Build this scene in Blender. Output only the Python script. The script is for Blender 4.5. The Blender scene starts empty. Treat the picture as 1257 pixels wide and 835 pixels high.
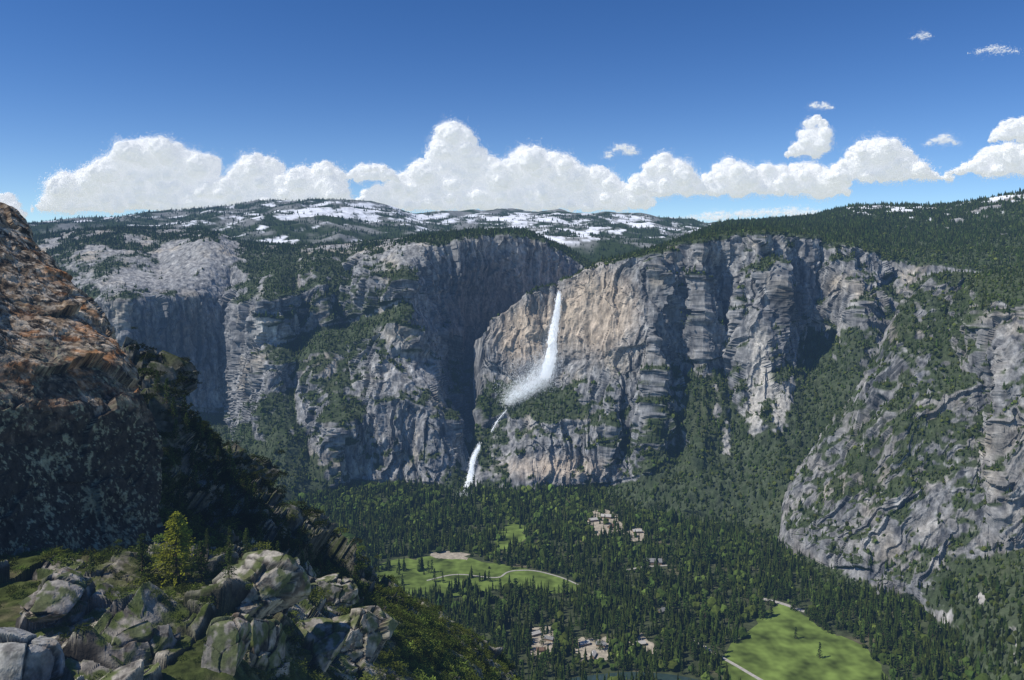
import bpy, bmesh, math, random
import numpy as np
from mathutils import Vector
rng=np.random.default_rng(7); random.seed(7)
CX=628.5; HY=300.; F=940.; CZ=1000.
C=bpy.context.scene.collection
def at(px,py,Y):
    px,py,Y=np.broadcast_arrays(np.asarray(px,float),np.asarray(py,float),np.asarray(Y,float))
    return np.stack([(px-CX)/F*Y,Y,CZ+(HY-py)/F*Y],-1)
def proj(P): return CX+F*P[...,0]/P[...,1], HY-F*(P[...,2]-CZ)/P[...,1]
def onfloor(px,py,z=0.): return at(px,py,F*(CZ-z)/(np.asarray(py,float)-HY))
# ---------------------------------------------------------------- noise
PERM=rng.permutation(256); PERM=np.concatenate([PERM,PERM,PERM]).astype(np.int32)
GR=rng.normal(size=(256,3)); GR=(GR/np.linalg.norm(GR,axis=1)[:,None]).astype(np.float32)
def perlin(p):
    shp=p.shape[:-1]; p=p.reshape(-1,3)
    i=np.floor(p); f=(p-i).astype(np.float32); i=i.astype(np.int64)&255
    u=f*f*f*(f*(f*6-15)+10); out=np.zeros(len(p),np.float32)
    for dx in (0,1):
        a=PERM[i[:,0]+dx]; wx=u[:,0] if dx else 1-u[:,0]
        for dy in (0,1):
            b=PERM[a+i[:,1]+dy]; wy=wx*(u[:,1] if dy else 1-u[:,1])
            for dz in (0,1):
                g=GR[PERM[b+i[:,2]+dz]]
                d=g[:,0]*(f[:,0]-dx)+g[:,1]*(f[:,1]-dy)+g[:,2]*(f[:,2]-dz)
                out+=d*wy*(u[:,2] if dz else 1-u[:,2])
    return (out*1.6).reshape(shp)
def fbm(p,o=4,gain=.5):
    s=0;a=1.;t=0
    for k in range(o):
        s=s+a*perlin(p+17.3*k); t+=a; a*=gain; p=p*2.03
    return s/t
def ridged(p,o=3,gain=.5):
    s=0;a=1.;t=0
    for k in range(o):
        s=s+a*(1-2.4*np.abs(perlin(p+31.7*k))); t+=a; a*=gain; p=p*2.07
    return s/t
WT=np.random.default_rng(3).random((256,7)).astype(np.float32); WT[:,:3]=.22+.56*WT[:,:3]
def worley(p):
    """nearest cell: f1, f2, random id, tilted facet height"""
    shp=p.shape[:-1]; p=p.reshape(-1,3); i=np.floor(p-.5).astype(np.int64); f=(p-i).astype(np.float32); n=len(p)
    f1=np.full(n,9.,np.float32); f2=np.full(n,9.,np.float32); idd=np.zeros(n,np.float32); ti=np.zeros(n,np.float32)
    for dx in (0,1):
        for dy in (0,1):
            for dz in (0,1):
                o=WT[PERM[PERM[PERM[(i[:,0]+dx)&255]+((i[:,1]+dy)&255)]+((i[:,2]+dz)&255)]]
                v=o[:,:3]+np.array([dx,dy,dz],np.float32)-f; d=np.sqrt((v*v).sum(1))
                t=(v*(o[:,4:7]-.5)).sum(1); c=d<f1
                f2=np.where(c,f1,np.minimum(f2,d)); idd=np.where(c,o[:,3],idd); ti=np.where(c,t,ti); f1=np.where(c,d,f1)
    return f1.reshape(shp),f2.reshape(shp),idd.reshape(shp),ti.reshape(shp)
def sst(a,b,x): t=np.clip((x-a)/(b-a),0,1); return t*t*(3-2*t)
def mix(a,b,t): return a*(1-t[...,None])+np.asarray(b)*t[...,None]
def smooth(a,k,axis=0,it=1):
    for _ in range(it):
        pad=[(0,0)]*a.ndim; pad[axis]=(k,k); b=np.pad(a,pad,mode='edge'); n=a.shape[axis]; s=0
        for j in range(2*k+1):
            sl=[slice(None)]*a.ndim; sl[axis]=slice(j,j+n); s=s+b[tuple(sl)]
        a=s/(2*k+1)
    return a
def paint(px,py,L):
    s=np.zeros_like(px)
    for x,y,rx,ry,w in L: s+=w*np.exp(-((px-x)/rx)**2-((py-y)/ry)**2)
    return s
# ---------------------------------------------------------------- objects
def tag(o,label=None,cat=None,group=None,kind=None):
    if label: o['label']=label
    if cat: o['category']=cat
    if group: o['group']=group
    if kind: o['kind']=kind
    return o
def make_mesh(name,V,Fs,mat,col=None,smooth_=True):
    me=bpy.data.meshes.new(name); V=np.asarray(V,np.float32).reshape(-1,3)
    if not isinstance(Fs,(list,tuple)): Fs=[Fs]
    li=np.concatenate([f.reshape(-1) for f in Fs]).astype(np.int32)
    tot=np.concatenate([np.full(len(f),f.shape[1]) for f in Fs]); st=np.concatenate([[0],np.cumsum(tot)[:-1]]).astype(np.int32)
    me.vertices.add(len(V)); me.vertices.foreach_set('co',V.reshape(-1))
    me.loops.add(len(li)); me.loops.foreach_set('vertex_index',li)
    me.polygons.add(len(st)); me.polygons.foreach_set('loop_start',st)
    me.update(calc_edges=True)
    if smooth_: me.shade_smooth()
    else: me.shade_flat()
    if col is not None:
        col=np.clip(np.asarray(col,np.float32).reshape(-1,3),.004,.9)
        a=me.attributes.new('Col','FLOAT_COLOR','POINT')
        a.data.foreach_set('color',np.concatenate([col,np.ones((len(col),1),np.float32)],1).reshape(-1))
    me.materials.append(mat); return me
def link(name,me,parent=None):
    o=bpy.data.objects.new(name,me); C.objects.link(o)
    if parent: o.parent=parent
    return o
def empty(name,loc,rz=0,scale=1):
    o=bpy.data.objects.new(name,None); C.objects.link(o); o.location=loc; o.rotation_euler=(0,0,rz); o.scale=(scale,)*3
    o.empty_display_size=.1; return o
def gridfaces(nv,nu):
    i=np.arange(nv*nu).reshape(nv,nu)
    return np.stack([i[:-1,:-1],i[1:,:-1],i[1:,1:],i[:-1,1:]],-1).reshape(-1,4)
# ---------------------------------------------------------------- materials
HAZE=(.17,.32,.60); HD=34000.  # aerial haze put into the materials as blue emission growing with distance
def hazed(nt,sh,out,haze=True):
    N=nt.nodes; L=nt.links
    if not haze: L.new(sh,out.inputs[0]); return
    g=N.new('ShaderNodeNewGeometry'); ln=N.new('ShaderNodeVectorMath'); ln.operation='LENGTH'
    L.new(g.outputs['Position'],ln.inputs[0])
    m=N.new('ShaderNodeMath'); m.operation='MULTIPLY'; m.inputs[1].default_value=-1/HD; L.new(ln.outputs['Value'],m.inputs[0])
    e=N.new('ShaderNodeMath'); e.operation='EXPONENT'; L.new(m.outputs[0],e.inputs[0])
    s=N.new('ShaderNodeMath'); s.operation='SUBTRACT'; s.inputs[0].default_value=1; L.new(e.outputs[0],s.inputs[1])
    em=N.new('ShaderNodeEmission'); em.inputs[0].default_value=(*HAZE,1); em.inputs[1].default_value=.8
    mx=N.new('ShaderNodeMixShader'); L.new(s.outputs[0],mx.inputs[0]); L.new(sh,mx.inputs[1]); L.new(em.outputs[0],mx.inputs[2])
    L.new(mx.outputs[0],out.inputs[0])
def base(name):
    m=bpy.data.materials.new(name); m.use_nodes=True; nt=m.node_tree; nt.nodes.clear()
    return m,nt,nt.nodes.new('ShaderNodeOutputMaterial')
def mat_attr(name,wave=8.,var=.5,bump=0.,bdist=1.,haze=True,color=None,rough=.95,transl=0.,stretch=1.):
    m,nt,out=base(name); N=nt.nodes; L=nt.links
    if rough<.5:
        p=N.new('ShaderNodeBsdfPrincipled'); p.inputs['Roughness'].default_value=rough; cin='Base Color'
    else:
        p=N.new('ShaderNodeBsdfDiffuse'); p.inputs['Roughness'].default_value=.3; cin='Color'
    if color is None:
        a=N.new('ShaderNodeAttribute'); a.attribute_name='Col'; csrc=a.outputs['Color']
    else:
        a=N.new('ShaderNodeRGB'); a.outputs[0].default_value=(*color,1); csrc=a.outputs[0]
    if var>0:
        g=N.new('ShaderNodeNewGeometry'); mp=N.new('ShaderNodeMapping'); mp.inputs['Scale'].default_value=(1,1,stretch)
        L.new(g.outputs['Position'],mp.inputs[0])
        nz=N.new('ShaderNodeTexNoise'); nz.inputs['Scale'].default_value=1/wave; nz.inputs['Detail'].default_value=4 if bump else 2; nz.inputs['Roughness'].default_value=.7
        L.new(mp.outputs[0],nz.inputs['Vector'])
        mr=N.new('ShaderNodeMapRange'); mr.inputs[1].default_value=.3; mr.inputs[2].default_value=.7
        mr.inputs[3].default_value=1-var; mr.inputs[4].default_value=1+var; L.new(nz.outputs['Fac'],mr.inputs[0])
        mu=N.new('ShaderNodeVectorMath'); mu.operation='SCALE'; L.new(csrc,mu.inputs[0]); L.new(mr.outputs[0],mu.inputs['Scale'])
        csrc=mu.outputs[0]
        if bump>0:
            b=N.new('ShaderNodeBump'); b.inputs['Strength'].default_value=bump; b.inputs['Distance'].default_value=bdist
            L.new(nz.outputs['Fac'],b.inputs['Height']); L.new(b.outputs[0],p.inputs['Normal'])
    L.new(csrc,p.inputs[cin]); sh=p.outputs[0]
    if transl>0:
        t=N.new('ShaderNodeBsdfTranslucent'); L.new(csrc,t.inputs[0]); x=N.new('ShaderNodeMixShader'); x.inputs[0].default_value=transl
        L.new(sh,x.inputs[1]); L.new(t.outputs[0],x.inputs[2]); sh=x.outputs[0]
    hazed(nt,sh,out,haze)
    return m
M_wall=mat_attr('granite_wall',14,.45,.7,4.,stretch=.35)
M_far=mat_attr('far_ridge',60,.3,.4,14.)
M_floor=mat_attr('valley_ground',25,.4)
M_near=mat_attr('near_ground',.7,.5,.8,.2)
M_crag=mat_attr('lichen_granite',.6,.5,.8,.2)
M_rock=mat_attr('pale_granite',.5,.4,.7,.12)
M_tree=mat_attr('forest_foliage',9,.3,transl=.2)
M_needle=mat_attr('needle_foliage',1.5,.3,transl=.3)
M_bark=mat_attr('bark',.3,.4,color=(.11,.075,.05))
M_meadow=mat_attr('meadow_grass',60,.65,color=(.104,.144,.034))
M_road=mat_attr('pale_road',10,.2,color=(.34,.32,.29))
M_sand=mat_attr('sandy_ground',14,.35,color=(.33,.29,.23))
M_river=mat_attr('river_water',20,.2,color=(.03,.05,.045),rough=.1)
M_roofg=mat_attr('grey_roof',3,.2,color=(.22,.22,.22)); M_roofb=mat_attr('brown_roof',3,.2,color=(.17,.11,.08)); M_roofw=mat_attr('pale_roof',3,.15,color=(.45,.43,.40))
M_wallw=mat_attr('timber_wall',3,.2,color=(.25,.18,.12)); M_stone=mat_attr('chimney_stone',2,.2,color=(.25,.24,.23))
def mat_white(name,em,tr,col=(.9,.9,.9),emc=(.75,.86,1.)):
    m,nt,out=base(name); N=nt.nodes; L=nt.links
    d=N.new('ShaderNodeBsdfDiffuse'); d.inputs[0].default_value=(*col,1)
    t=N.new('ShaderNodeBsdfTranslucent'); t.inputs[0].default_value=(*col,1)
    x=N.new('ShaderNodeMixShader'); x.inputs[0].default_value=tr; L.new(d.outputs[0],x.inputs[1]); L.new(t.outputs[0],x.inputs[2])
    e=N.new('ShaderNodeEmission'); e.inputs[0].default_value=(*emc,1); e.inputs[1].default_value=em
    a=N.new('ShaderNodeAddShader'); L.new(x.outputs[0],a.inputs[0]); L.new(e.outputs[0],a.inputs[1]); L.new(a.outputs[0],out.inputs[0]); return m
M_cloud=mat_white('cloud_vapour',.36,.28,(.62,.61,.60),(.80,.88,1.)); M_fall=mat_white('white_water',.32,.4,(.75,.77,.8),(.85,.92,1.))  # bluish emission stands in for light scattered inside cloud and falling water
# ---------------------------------------------------------------- lofted terrain sheets
def loft(cons,xs,rows,sm=2):
    cs=[]
    for c in cons:
        c=np.array(c,float); py=np.interp(xs,c[:,0],c[:,1]); Y=np.interp(xs,c[:,0],c[:,2])
        cs.append(at(xs,smooth(py,sm),smooth(Y,sm)))
    out=[]
    for k in range(len(cs)-1):
        t=(np.arange(rows[k])/rows[k])[:,None,None]; out.append(cs[k][None]*(1-t)+cs[k+1][None]*t)
    out.append(cs[-1][None]); return np.concatenate(out)
def behind(c,dY,dz):
    r=[]
    for x,y,Y in c:
        z=CZ+(HY-y)/F*Y-dz; Y2=Y+dY; r.append((x,HY-(z-CZ)*F/Y2,Y2))
    return r
def normals(P):
    du=np.gradient(P,axis=1); dv=np.gradient(P,axis=0); n=np.cross(du,dv); n/=np.linalg.norm(n,axis=-1)[...,None]+1e-9
    s=np.sign(n[...,2]-.4*n[...,1]); s[s==0]=1; return n*s[...,None]
def scatter(P,dens):
    A=P[:-1,:-1]; du=P[:-1,1:]-A; dv=P[1:,:-1]-A
    ar=np.linalg.norm(np.cross(du,dv),axis=-1); k=rng.poisson(np.clip(ar*dens[:-1,:-1],0,50))
    ii=np.repeat(np.arange(k.size),k.reshape(-1)); a=rng.random((len(ii),1)); b=rng.random((len(ii),1))
    return A.reshape(-1,3)[ii]+a*du.reshape(-1,3)[ii]+b*dv.reshape(-1,3)[ii]
S1=np.array
fc=lambda a:(a[2]-.5)+1.3*a[3]
def wall_disp(P,N,amp,big=1.,tilt=0.,blk=1.):
    cl=np.clip(1.25*(1-N[...,2]),0,1); st=sst(.30,.68,1-N[...,2])
    Wp=P+50*np.stack([fbm(P/130,3),fbm(P/130+9,3),.9*fbm(P/130+5,2)],-1)
    if tilt:
        ca,sa=math.cos(tilt),math.sin(tilt); Wp=np.stack([Wp[...,0]*ca+Wp[...,2]*sa,Wp[...,1],-Wp[...,0]*sa+Wp[...,2]*ca],-1)
    r=ridged(Wp*S1([1/240,1/240,1/1000]),3)*48*big+ridged(Wp*S1([1/75,1/75,1/520])+3,3)*21*np.minimum(big,1.2)
    a1=worley(Wp*S1([1/115,1/115,1/900])); a2=worley(Wp*S1([1/44,1/44,1/400])); a3=worley(Wp*S1([1/18,1/18,1/130]))
    s=fbm(P*S1([1/42,1/42,1/75]),4,.55)*12+fbm(P/11,2)*2.8
    d=cl*r+st*(fc(a1)*36*big*blk)+(.06+.94*st)*blk*(fc(a2)*16+fc(a3)*6.5)+(.6+.4*cl)*s+(1-cl)*fbm(P/300,3)*28
    crack=np.maximum(1-sst(0,.09,a2[1]-a2[0]),.6*(1-sst(0,.10,a3[1]-a3[0])))
    return amp*d,crack*st,.6*a2[2]+.4*a3[2]
def rock_col(P,crack,idn,ck=.6):
    c=np.zeros(P.shape)+S1([.255,.254,.254])
    n=fbm(P/170,3); st=fbm(P*S1([1/24,1/24,1/420]),4); f=fbm(P*S1([1/20,1/20,1/40]),3)
    c=mix(c,[.345,.31,.26],sst(.03,.48,n)); c=mix(c,[.42,.41,.39],sst(.1,.5,-st)*.7); c=mix(c,[.068,.075,.09],sst(.0,.40,st)*.9)
    c=c*(1+.6*f+.45*(idn-.5))[...,None]
    return mix(c,[.043,.046,.047],crack*ck)
GREEN=S1([.040,.058,.019])
# ---- left wall
B0=[(-120,300,5200),(30,288,5200),(100,279,5200),(180,276,5300),(250,280,5300),(300,294,5000),(350,298,4950),(420,297,4950),(480,292,4750),(540,285,4600),(580,282,4600),(650,284,4700),(690,302,4700),(720,320,4700),(770,345,4600)]
B1=[(-120,345,4200),(30,335,4250),(60,330,4300),(100,318,4320),(130,314,4350),(165,318,4350),(195,324,4350),(225,308,4400),(250,299,4420),(268,302,4420),(290,322,4350),(318,345,4090),(340,337,4060),(365,340,4150),(392,324,4080),(425,328,4180),(452,312,4000),(475,312,3950),(495,303,3900),(520,299,3880),(545,297,3950),(580,288,4050),(620,286,4150),(650,291,4250),(690,311,4350),(720,326,4400),(770,350,4400)]
B2=[(-120,400,3800),(30,385,3800),(80,375,3750),(130,366,3680),(150,366,3650),(200,362,3850),(250,358,4000),(285,372,4110),(300,378,3880),(328,366,3660),(345,364,3740),(364,360,3960),(395,352,3890),(430,354,4010),(460,342,3820),(480,338,3680),(497,343,3610),(530,362,3850),(580,350,4040),(650,350,4250),(690,360,4300),(770,370,4350)]
B2a=[(-120,460,3750),(30,447,3725),(100,440,3680),(150,434,3615),(200,434,3805),(250,432,3950),(285,440,4060),(300,432,3800),(328,424,3610),(345,421,3680),(364,416,3860),(395,405,3810),(430,397,3910),(460,386,3750),(480,378,3640),(498,370,3585),(530,395,3730),(580,392,4090),(650,395,4270),(770,410,4370)]
B2b=[(-120,475,3735),(30,462,3705),(100,455,3665),(150,450,3605),(200,450,3795),(250,448,3940),(285,455,4045),(300,448,3770),(328,447,3470),(345,444,3480),(364,440,3590),(395,430,3530),(430,422,3610),(460,410,3490),(480,400,3470),(500,388,3470),(530,406,3660),(580,405,4110),(650,408,4280),(770,420,4380)]
B3=[(-120,520,3700),(30,510,3650),(100,505,3620),(150,503,3580),(200,505,3760),(250,506,3900),(283,508,4010),(296,485,3720),(328,480,3390),(362,478,3490),(392,458,3400),(432,458,3480),(468,436,3380),(505,436,3420),(526,444,3500),(548,450,3900),(590,445,4200),(650,440,4300),(690,460,4350),(770,460,4400)]
B4=[(-120,560,3450),(150,550,3400),(250,545,3500),(285,545,3500),(310,542,3290),(345,545,3160),(380,534,3300),(415,515,3190),(450,504,3310),(490,490,3220),(525,502,3230),(548,516,3290),(574,520,3780),(610,515,4000),(650,505,4100),(770,505,4200)]
B5=[(-120,600,3130),(250,600,3130),(300,612,3013),(340,628,2866),(380,612,3013),(430,598,3154),(500,596,3175),(550,602,3112),(572,606,3090),(588,600,3200),(610,585,3350),(770,560,3700)]
xs=np.arange(-120,770,1.2)
PB=loft([behind(B0,600,150),B0,B1,B2,B2a,B2b,B3,B4,B5,behind(B5,-220,70)],xs,[6,40,55,55,22,45,70,85,6],3); PB=smooth(PB,3,0,2)
NB=normals(PB); px,py=proj(PB)
d,crk,idn=wall_disp(PB,NB,1-.45*sst(.4,.9,paint(px,py,[(590,375,60,60,1),(220,430,60,60,.8)])),1+.25*sst(300,330,px)*sst(520,490,px))
PB=PB+NB*(d*sst(640,560,py)*sst(3,20,np.arange(PB.shape[0])[:,None]+0*px))[...,None]
NB2=normals(smooth(smooth(PB,2,0),2,1)); px,py=proj(PB)
pl=[(430,380,70,30,.5),(366,430,14,50,.4),(432,410,16,40,.4),(260,525,60,25,.5),(430,570,110,30,.25),(220,430,75,65,-1),(590,375,60,70,-1),(180,342,120,20,-.7),(250,312,45,14,-.55),(480,465,60,20,-.5),(330,400,20,40,-.4),(490,580,70,14,-.35),(320,560,40,40,.25),(560,540,20,50,-.2),(600,470,30,40,.2),(330,310,40,10,.2)]
V=1.25*(NB2[...,2]-.49)+.5*fbm(PB/140,3)+.42*fbm(PB/35,3)+.12*crk+paint(px,py,pl)
V+=.8*sst(545,600,py+60*fbm(PB/170+60,3))*sst(440,380,px)+.5*sst(575,605,py+60*fbm(PB/110+60,3))
top=sst(330,310,py); V-=top*(.40+.6*fbm(PB/200+77,3))*sst(560,500,px)
vB=sst(0,.25,V); colB=rock_col(PB,crk,idn)
colB=mix(colB,colB*1.22+S1([.02,.014,.004]),np.clip(sst(.3,.9,paint(px,py,[(180,340,130,20,.8),(255,312,50,16,.8),(330,420,26,60,1),(480,465,70,26,1),(480,585,90,14,.9)]))+.6*top,0,1))  # pale slabs; sunlit buttress and ledges also lightened in the colour
colB=mix(colB,colB*.42+S1([.008,.013,.024]),.9*sst(.3,.9,paint(px,py,[(590,375,70,80,1),(220,430,80,70,1),(568,480,26,75,1)])))  # shade of tower face, left cliff and gorge painted in, dark and bluish
colB=mix(colB,GREEN,vB*.9)
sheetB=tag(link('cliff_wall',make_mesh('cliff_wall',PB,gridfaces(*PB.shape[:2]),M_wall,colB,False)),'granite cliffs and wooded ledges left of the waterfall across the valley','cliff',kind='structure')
# ---- right wall with the fall
C0=[(583,540,3700),(592,425,3750),(620,400,3750),(660,368,3750),(690,352,3800),(700,345,3800),(740,321,3750),(770,314,3750),(800,305,3800),(830,296,4000),(860,283,4600),(880,276,5200),(900,272,5600),(950,269,5800),(1000,264,5800),(1030,254,5600),(1050,250,5500),(1100,249,5400),(1150,249,5300),(1180,246,5200),(1210,240,5100),(1257,232,5000),(1330,222,5000)]
C1=[(583,522,3500),(588,470,3580),(592,409,3600),(602,396,3600),(620,384,3590),(640,368,3570),(660,355,3550),(678,347,3540),(684,356,3570),(689,356,3570),(694,344,3500),(720,331,3440),(740,325,3410),(770,318,3370),(800,311,3340),(832,304,3480),(860,293,3350),(890,287,3500),(930,284,3390),(960,287,3520),(995,292,3640),(1050,302,3450),(1090,315,3500),(1130,322,3400),(1180,326,3250),(1257,332,3150),(1330,335,3100)]
C2=[(583,525,3480),(588,490,3520),(592,452,3540),(620,460,3520),(640,470,3490),(660,468,3480),(684,464,3510),(690,452,3450),(700,442,3420),(740,440,3290),(770,432,3210),(800,420,3160),(832,440,3370),(860,445,3220),(895,435,3380),(915,415,3220),(940,405,3180),(985,400,3510),(1005,400,3450),(1050,400,3250),(1090,410,3300),(1130,430,3150),(1257,470,2900),(1330,480,2850)]
C3=[(583,528,3350),(600,522,3400),(625,512,3400),(650,514,3270),(700,520,3200),(725,520,3180),(750,522,3100),(775,526,3140),(800,528,3010),(832,535,3100),(860,535,2970),(900,535,3010),(950,530,2950),(1000,520,2980),(1050,530,2900),(1100,550,2850),(1257,600,2600),(1330,610,2550)]
C4=[(583,602,3112),(600,602,3112),(650,603,3102),(700,600,3125),(740,596,3100),(780,592,3000),(800,585,2950),(850,600,2850),(900,610,2800),(950,620,2720),(1000,625,2680),(1100,640,2600),(1330,680,2350)]
C5=[(583,607,3062),(650,608,3052),(700,607,3062),(740,612,3012),(780,625,2892),(850,640,2764),(900,650,2685),(950,665,2575),(1000,680,2473),(1100,690,2410),(1330,700,2350)]
xs=np.arange(583,1330,1.1)
PC=loft([behind(C0,700,150),C0,C1,C2,C3,C4,C5,behind(C5,-200,60)],xs,[6,40,115,85,85,25,5],1); PC=smooth(PC,2,0,2)
NC=normals(PC); px,py=proj(PC)
am=1-paint(px,py,[(684,400,9,70,.85),(735,385,35,45,.6),(640,410,30,40,.5)])
d,crk,idn=wall_disp(PC,NC,am,1+.5*sst(780,840,px)*sst(1150,1050,px))
PC=PC+NC*(d*(1-sst(580,625,py)*(px<760))*sst(3,20,np.arange(PC.shape[0])[:,None]+0*px)*sst(583,592,px))[...,None]
NC2=normals(smooth(smooth(PC,2,0),2,1)); px,py=proj(PC)
slide=paint(px,py,[(932,430,10,30,1.2),(940,470,9,22,1),(925,505,10,30,1),(955,505,10,28,1),(892,545,6,28,.9),(968,480,7,20,.7),(880,500,5,24,.6)])
pl=[(740,385,55,60,-1.2),(640,415,45,45,-1.2),(675,572,100,20,-.6),(750,470,50,25,-.1),(850,360,70,50,-.4),(1000,350,90,35,-.3),(1000,500,110,100,.6),(900,555,80,60,.5),(680,497,45,14,.7),(820,545,70,50,.5),(1050,275,200,30,.5),(615,490,25,28,.6),(780,600,40,8,-.1)]
V=1.25*(NC2[...,2]-.49)+.5*fbm(PC/140+5,3)+.42*fbm(PC/35,3)+.12*crk+paint(px,py,pl)-2.6*slide*(.6+.8*fbm(PC/25,2))
V+=.9*sst(560,605,py+60*fbm(PC/120+60,3))*sst(690,730,px)+.4*sst(588,606,py+40*fbm(PC/70+60,3))
V-=.9*sst(.12,.4,fbm(PC/S1([260,260,120])+91,4)+paint(px,py,[(1160,258,90,8,.2),(1050,256,40,8,.2)]))*sst(300,285,py)
vC=sst(0,.25,V); colC=rock_col(PC,crk,idn)
warm=sst(.2,.8,paint(px,py,[(735,382,55,60,1),(640,410,45,45,.85),(680,575,95,22,.7)]))  # tan rock; sunlight on pillar, alcove and lower cliff painted in too
colC=mix(colC,S1([.57,.465,.355])*(.85+.55*fbm(PC*S1([1/18,1/18,1/300]),4)+.4*(idn-.5))[...,None],.76*warm)
colC=mix(colC,[.48,.455,.41],np.clip(slide,0,1)*.85)
colC=mix(colC,colC*.42,.85*sst(.3,.9,paint(px,py,[(965,370,30,40,1),(850,410,40,35,.5),(600,500,22,45,.9)])))  # shadow of the recesses and gorge side painted into the rock colour
colC=mix(colC,GREEN,vC*.9)
sn=sst(.10,.2,fbm(PC/S1([110,110,50]),4)+paint(px,py,[(1050,256,45,7,.35),(1222,241,45,8,.55),(1130,256,35,6,.35)])-.20)*(py<270)
colC=mix(colC,[.78,.8,.83],sn); vC=vC*(1-.93*sn)
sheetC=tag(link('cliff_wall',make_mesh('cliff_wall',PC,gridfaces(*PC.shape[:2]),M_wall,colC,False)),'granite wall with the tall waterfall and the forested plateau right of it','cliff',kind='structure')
# ---- right spur
D0=[(948,668,2600),(955,652,2640),(965,632,2660),(985,592,2700),(1005,562,2710),(1020,540,2700),(1045,503,2690),(1060,480,2680),(1075,455,2680),(1088,425,2680),(1100,385,2720),(1120,356,2750),(1140,340,2780),(1170,335,2800),(1200,336,2800),(1257,332,2750),(1340,330,2700)]
D1=[(948,669,2590),(965,645,2580),(985,622,2600),(1020,585,2580),(1060,535,2540),(1090,480,2540),(1110,430,2590),(1140,395,2640),(1180,400,2640),(1210,372,2460),(1257,370,2420),(1340,370,2400)]
D2=[(948,670,2585),(965,660,2530),(985,655,2470),(1020,630,2420),(1060,590,2380),(1100,540,2360),(1140,490,2430),(1180,480,2400),(1215,478,2400),(1230,476,2250),(1257,475,2220),(1340,480,2200)]
D3=[(948,671,2580),(965,668,2500),(985,680,2420),(1020,698,2320),(1060,702,2230),(1100,705,2170),(1140,704,2110),(1180,690,2080),(1220,682,2060),(1257,672,2050),(1340,670,2010)]
D4=[(948,672,2527),(965,676,2500),(985,698,2361),(1020,722,2227),(1060,732,2175),(1100,736,2156),(1130,748,2090),(1170,780,1950),(1210,830,1750),(1257,890,1570),(1340,940,1450)]
xs=np.arange(948,1340,.9)
PD=loft([behind(D0,450,260),D0,D1,D2,D3,D4,behind(D4,-150,60)],xs,[25,75,95,170,90,5],1); PD=smooth(PD,2,0,2)
ND=normals(PD); px,py=proj(PD)
NDs=ND.copy(); NDs[...,2]*=.65; NDs/=np.linalg.norm(NDs,axis=-1)[...,None]
d,crk,idn=wall_disp(PD,NDs,.9,.8,-.6,1.)
e_,crk2,_=wall_disp(PD+500,NDs,1,.3,.7,.5); d=d+.3*e_
PD=PD+ND*(d*sst(948,985,px)*sst(0,60,PD[...,2])*(1-.7*sst(700,745,py)*sst(1120,1160,px)))[...,None]
ND2=normals(smooth(smooth(PD,2,0),2,1)); px,py=proj(PD)
scree=paint(px,py,[(1160,765,12,22,1),(1243,790,12,30,1),(1205,735,9,16,.9),(1225,760,8,16,.7)])
pl=[(1130,640,60,50,-.25),(1235,590,35,60,-.35),(1235,430,22,45,-.7),(1170,395,45,50,.5),(1060,565,40,60,.35),(1000,640,25,30,.15),(1200,790,100,70,1.2),(1130,420,7,60,-.3),(1110,560,16,60,.35),(1180,640,12,60,.3),(1150,520,45,18,.35),(1060,690,30,10,.2)]
V=1.25*(ND2[...,2]-.50)+.45*fbm(PD/130+3,3)+.5*fbm(PD/32,3)+.1*crk+paint(px,py,pl)-2*scree*(.6+.8*fbm(PD/20,2))
vD=sst(0,.25,V); colD=rock_col(PD,np.maximum(crk*.7,crk2*.35),idn,.6)*.86; colD=mix(colD,[.36,.325,.28],.33*sst(-.2,.4,fbm(PD/90,3))); colD=mix(colD,[.42,.40,.37],np.clip(scree,0,1)*.6); colD=mix(colD,GREEN,vD*.9)
sheetD=tag(link('mountain_spur',make_mesh('mountain_spur',PD,gridfaces(*PD.shape[:2]),M_wall,colD,False)),'sunlit granite spur coming down to the valley floor at the right','cliff',kind='structure')
# ---- far snowy range
F1=[(-400,285,8000),(30,275,8000),(80,271,8200),(130,268,8500),(200,263,8800),(260,257,9000),(300,252,9000),(340,248,9000),(380,249,9000),(420,247,9200),(450,249,9200),(480,255,9300),(510,264,9500),(540,262,9600),(600,259,9800),(650,258,9800),(700,260,9800),(750,262,9600),(800,264,9500),(850,270,9500),(868,276,9500),(900,275,9500),(1000,272,9500),(1700,260,9500)]
F2=[(-400,300,6500),(30,286,6600),(130,281,6800),(260,272,7000),(340,264,7200),(420,266,7300),(480,274,7400),(520,282,7500),(600,280,7600),(700,280,7600),(800,284,7400),(870,288,7300),(1700,290,7000)]
F3=[(-400,320,5600),(30,305,5700),(260,298,5800),(420,300,5800),(520,300,5900),(600,297,6000),(700,302,5800),(800,308,5600),(870,306,5600),(1700,320,5500)]
F4=[(-400,400,4900),(1700,400,4900)]
xs=np.arange(-400,1700,1.6)
PF=loft([behind(F1,900,300),F1,F2,F3,F4],xs,[6,60,50,20]); PF=smooth(PF,2,0,2)
px,py=proj(PF)
PF=PF+S1([0,0,1.])*((-2.*np.abs(perlin(PF/S1([900,900,900])))*55+30+ridged(PF/700,2)*30+fbm(PF/220,2)*12)*sst(2,10,np.arange(PF.shape[0])[:,None]+0*px))[...,None]
px,py=proj(PF)
nn=1.25*fbm(PF*S1([1/240,1/430,1/90]),5,.58)
sn=sst(.0,.20,nn+paint(px,py,[(440,260,80,11,.50),(600,269,60,9,.32),(720,272,130,12,.33),(660,292,70,8,.24),(340,268,60,8,.18),(240,272,60,6,.08)])-.22)*sst(303,297,py)
rk=sst(-.1,.25,fbm(PF/300+7,3))
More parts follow.
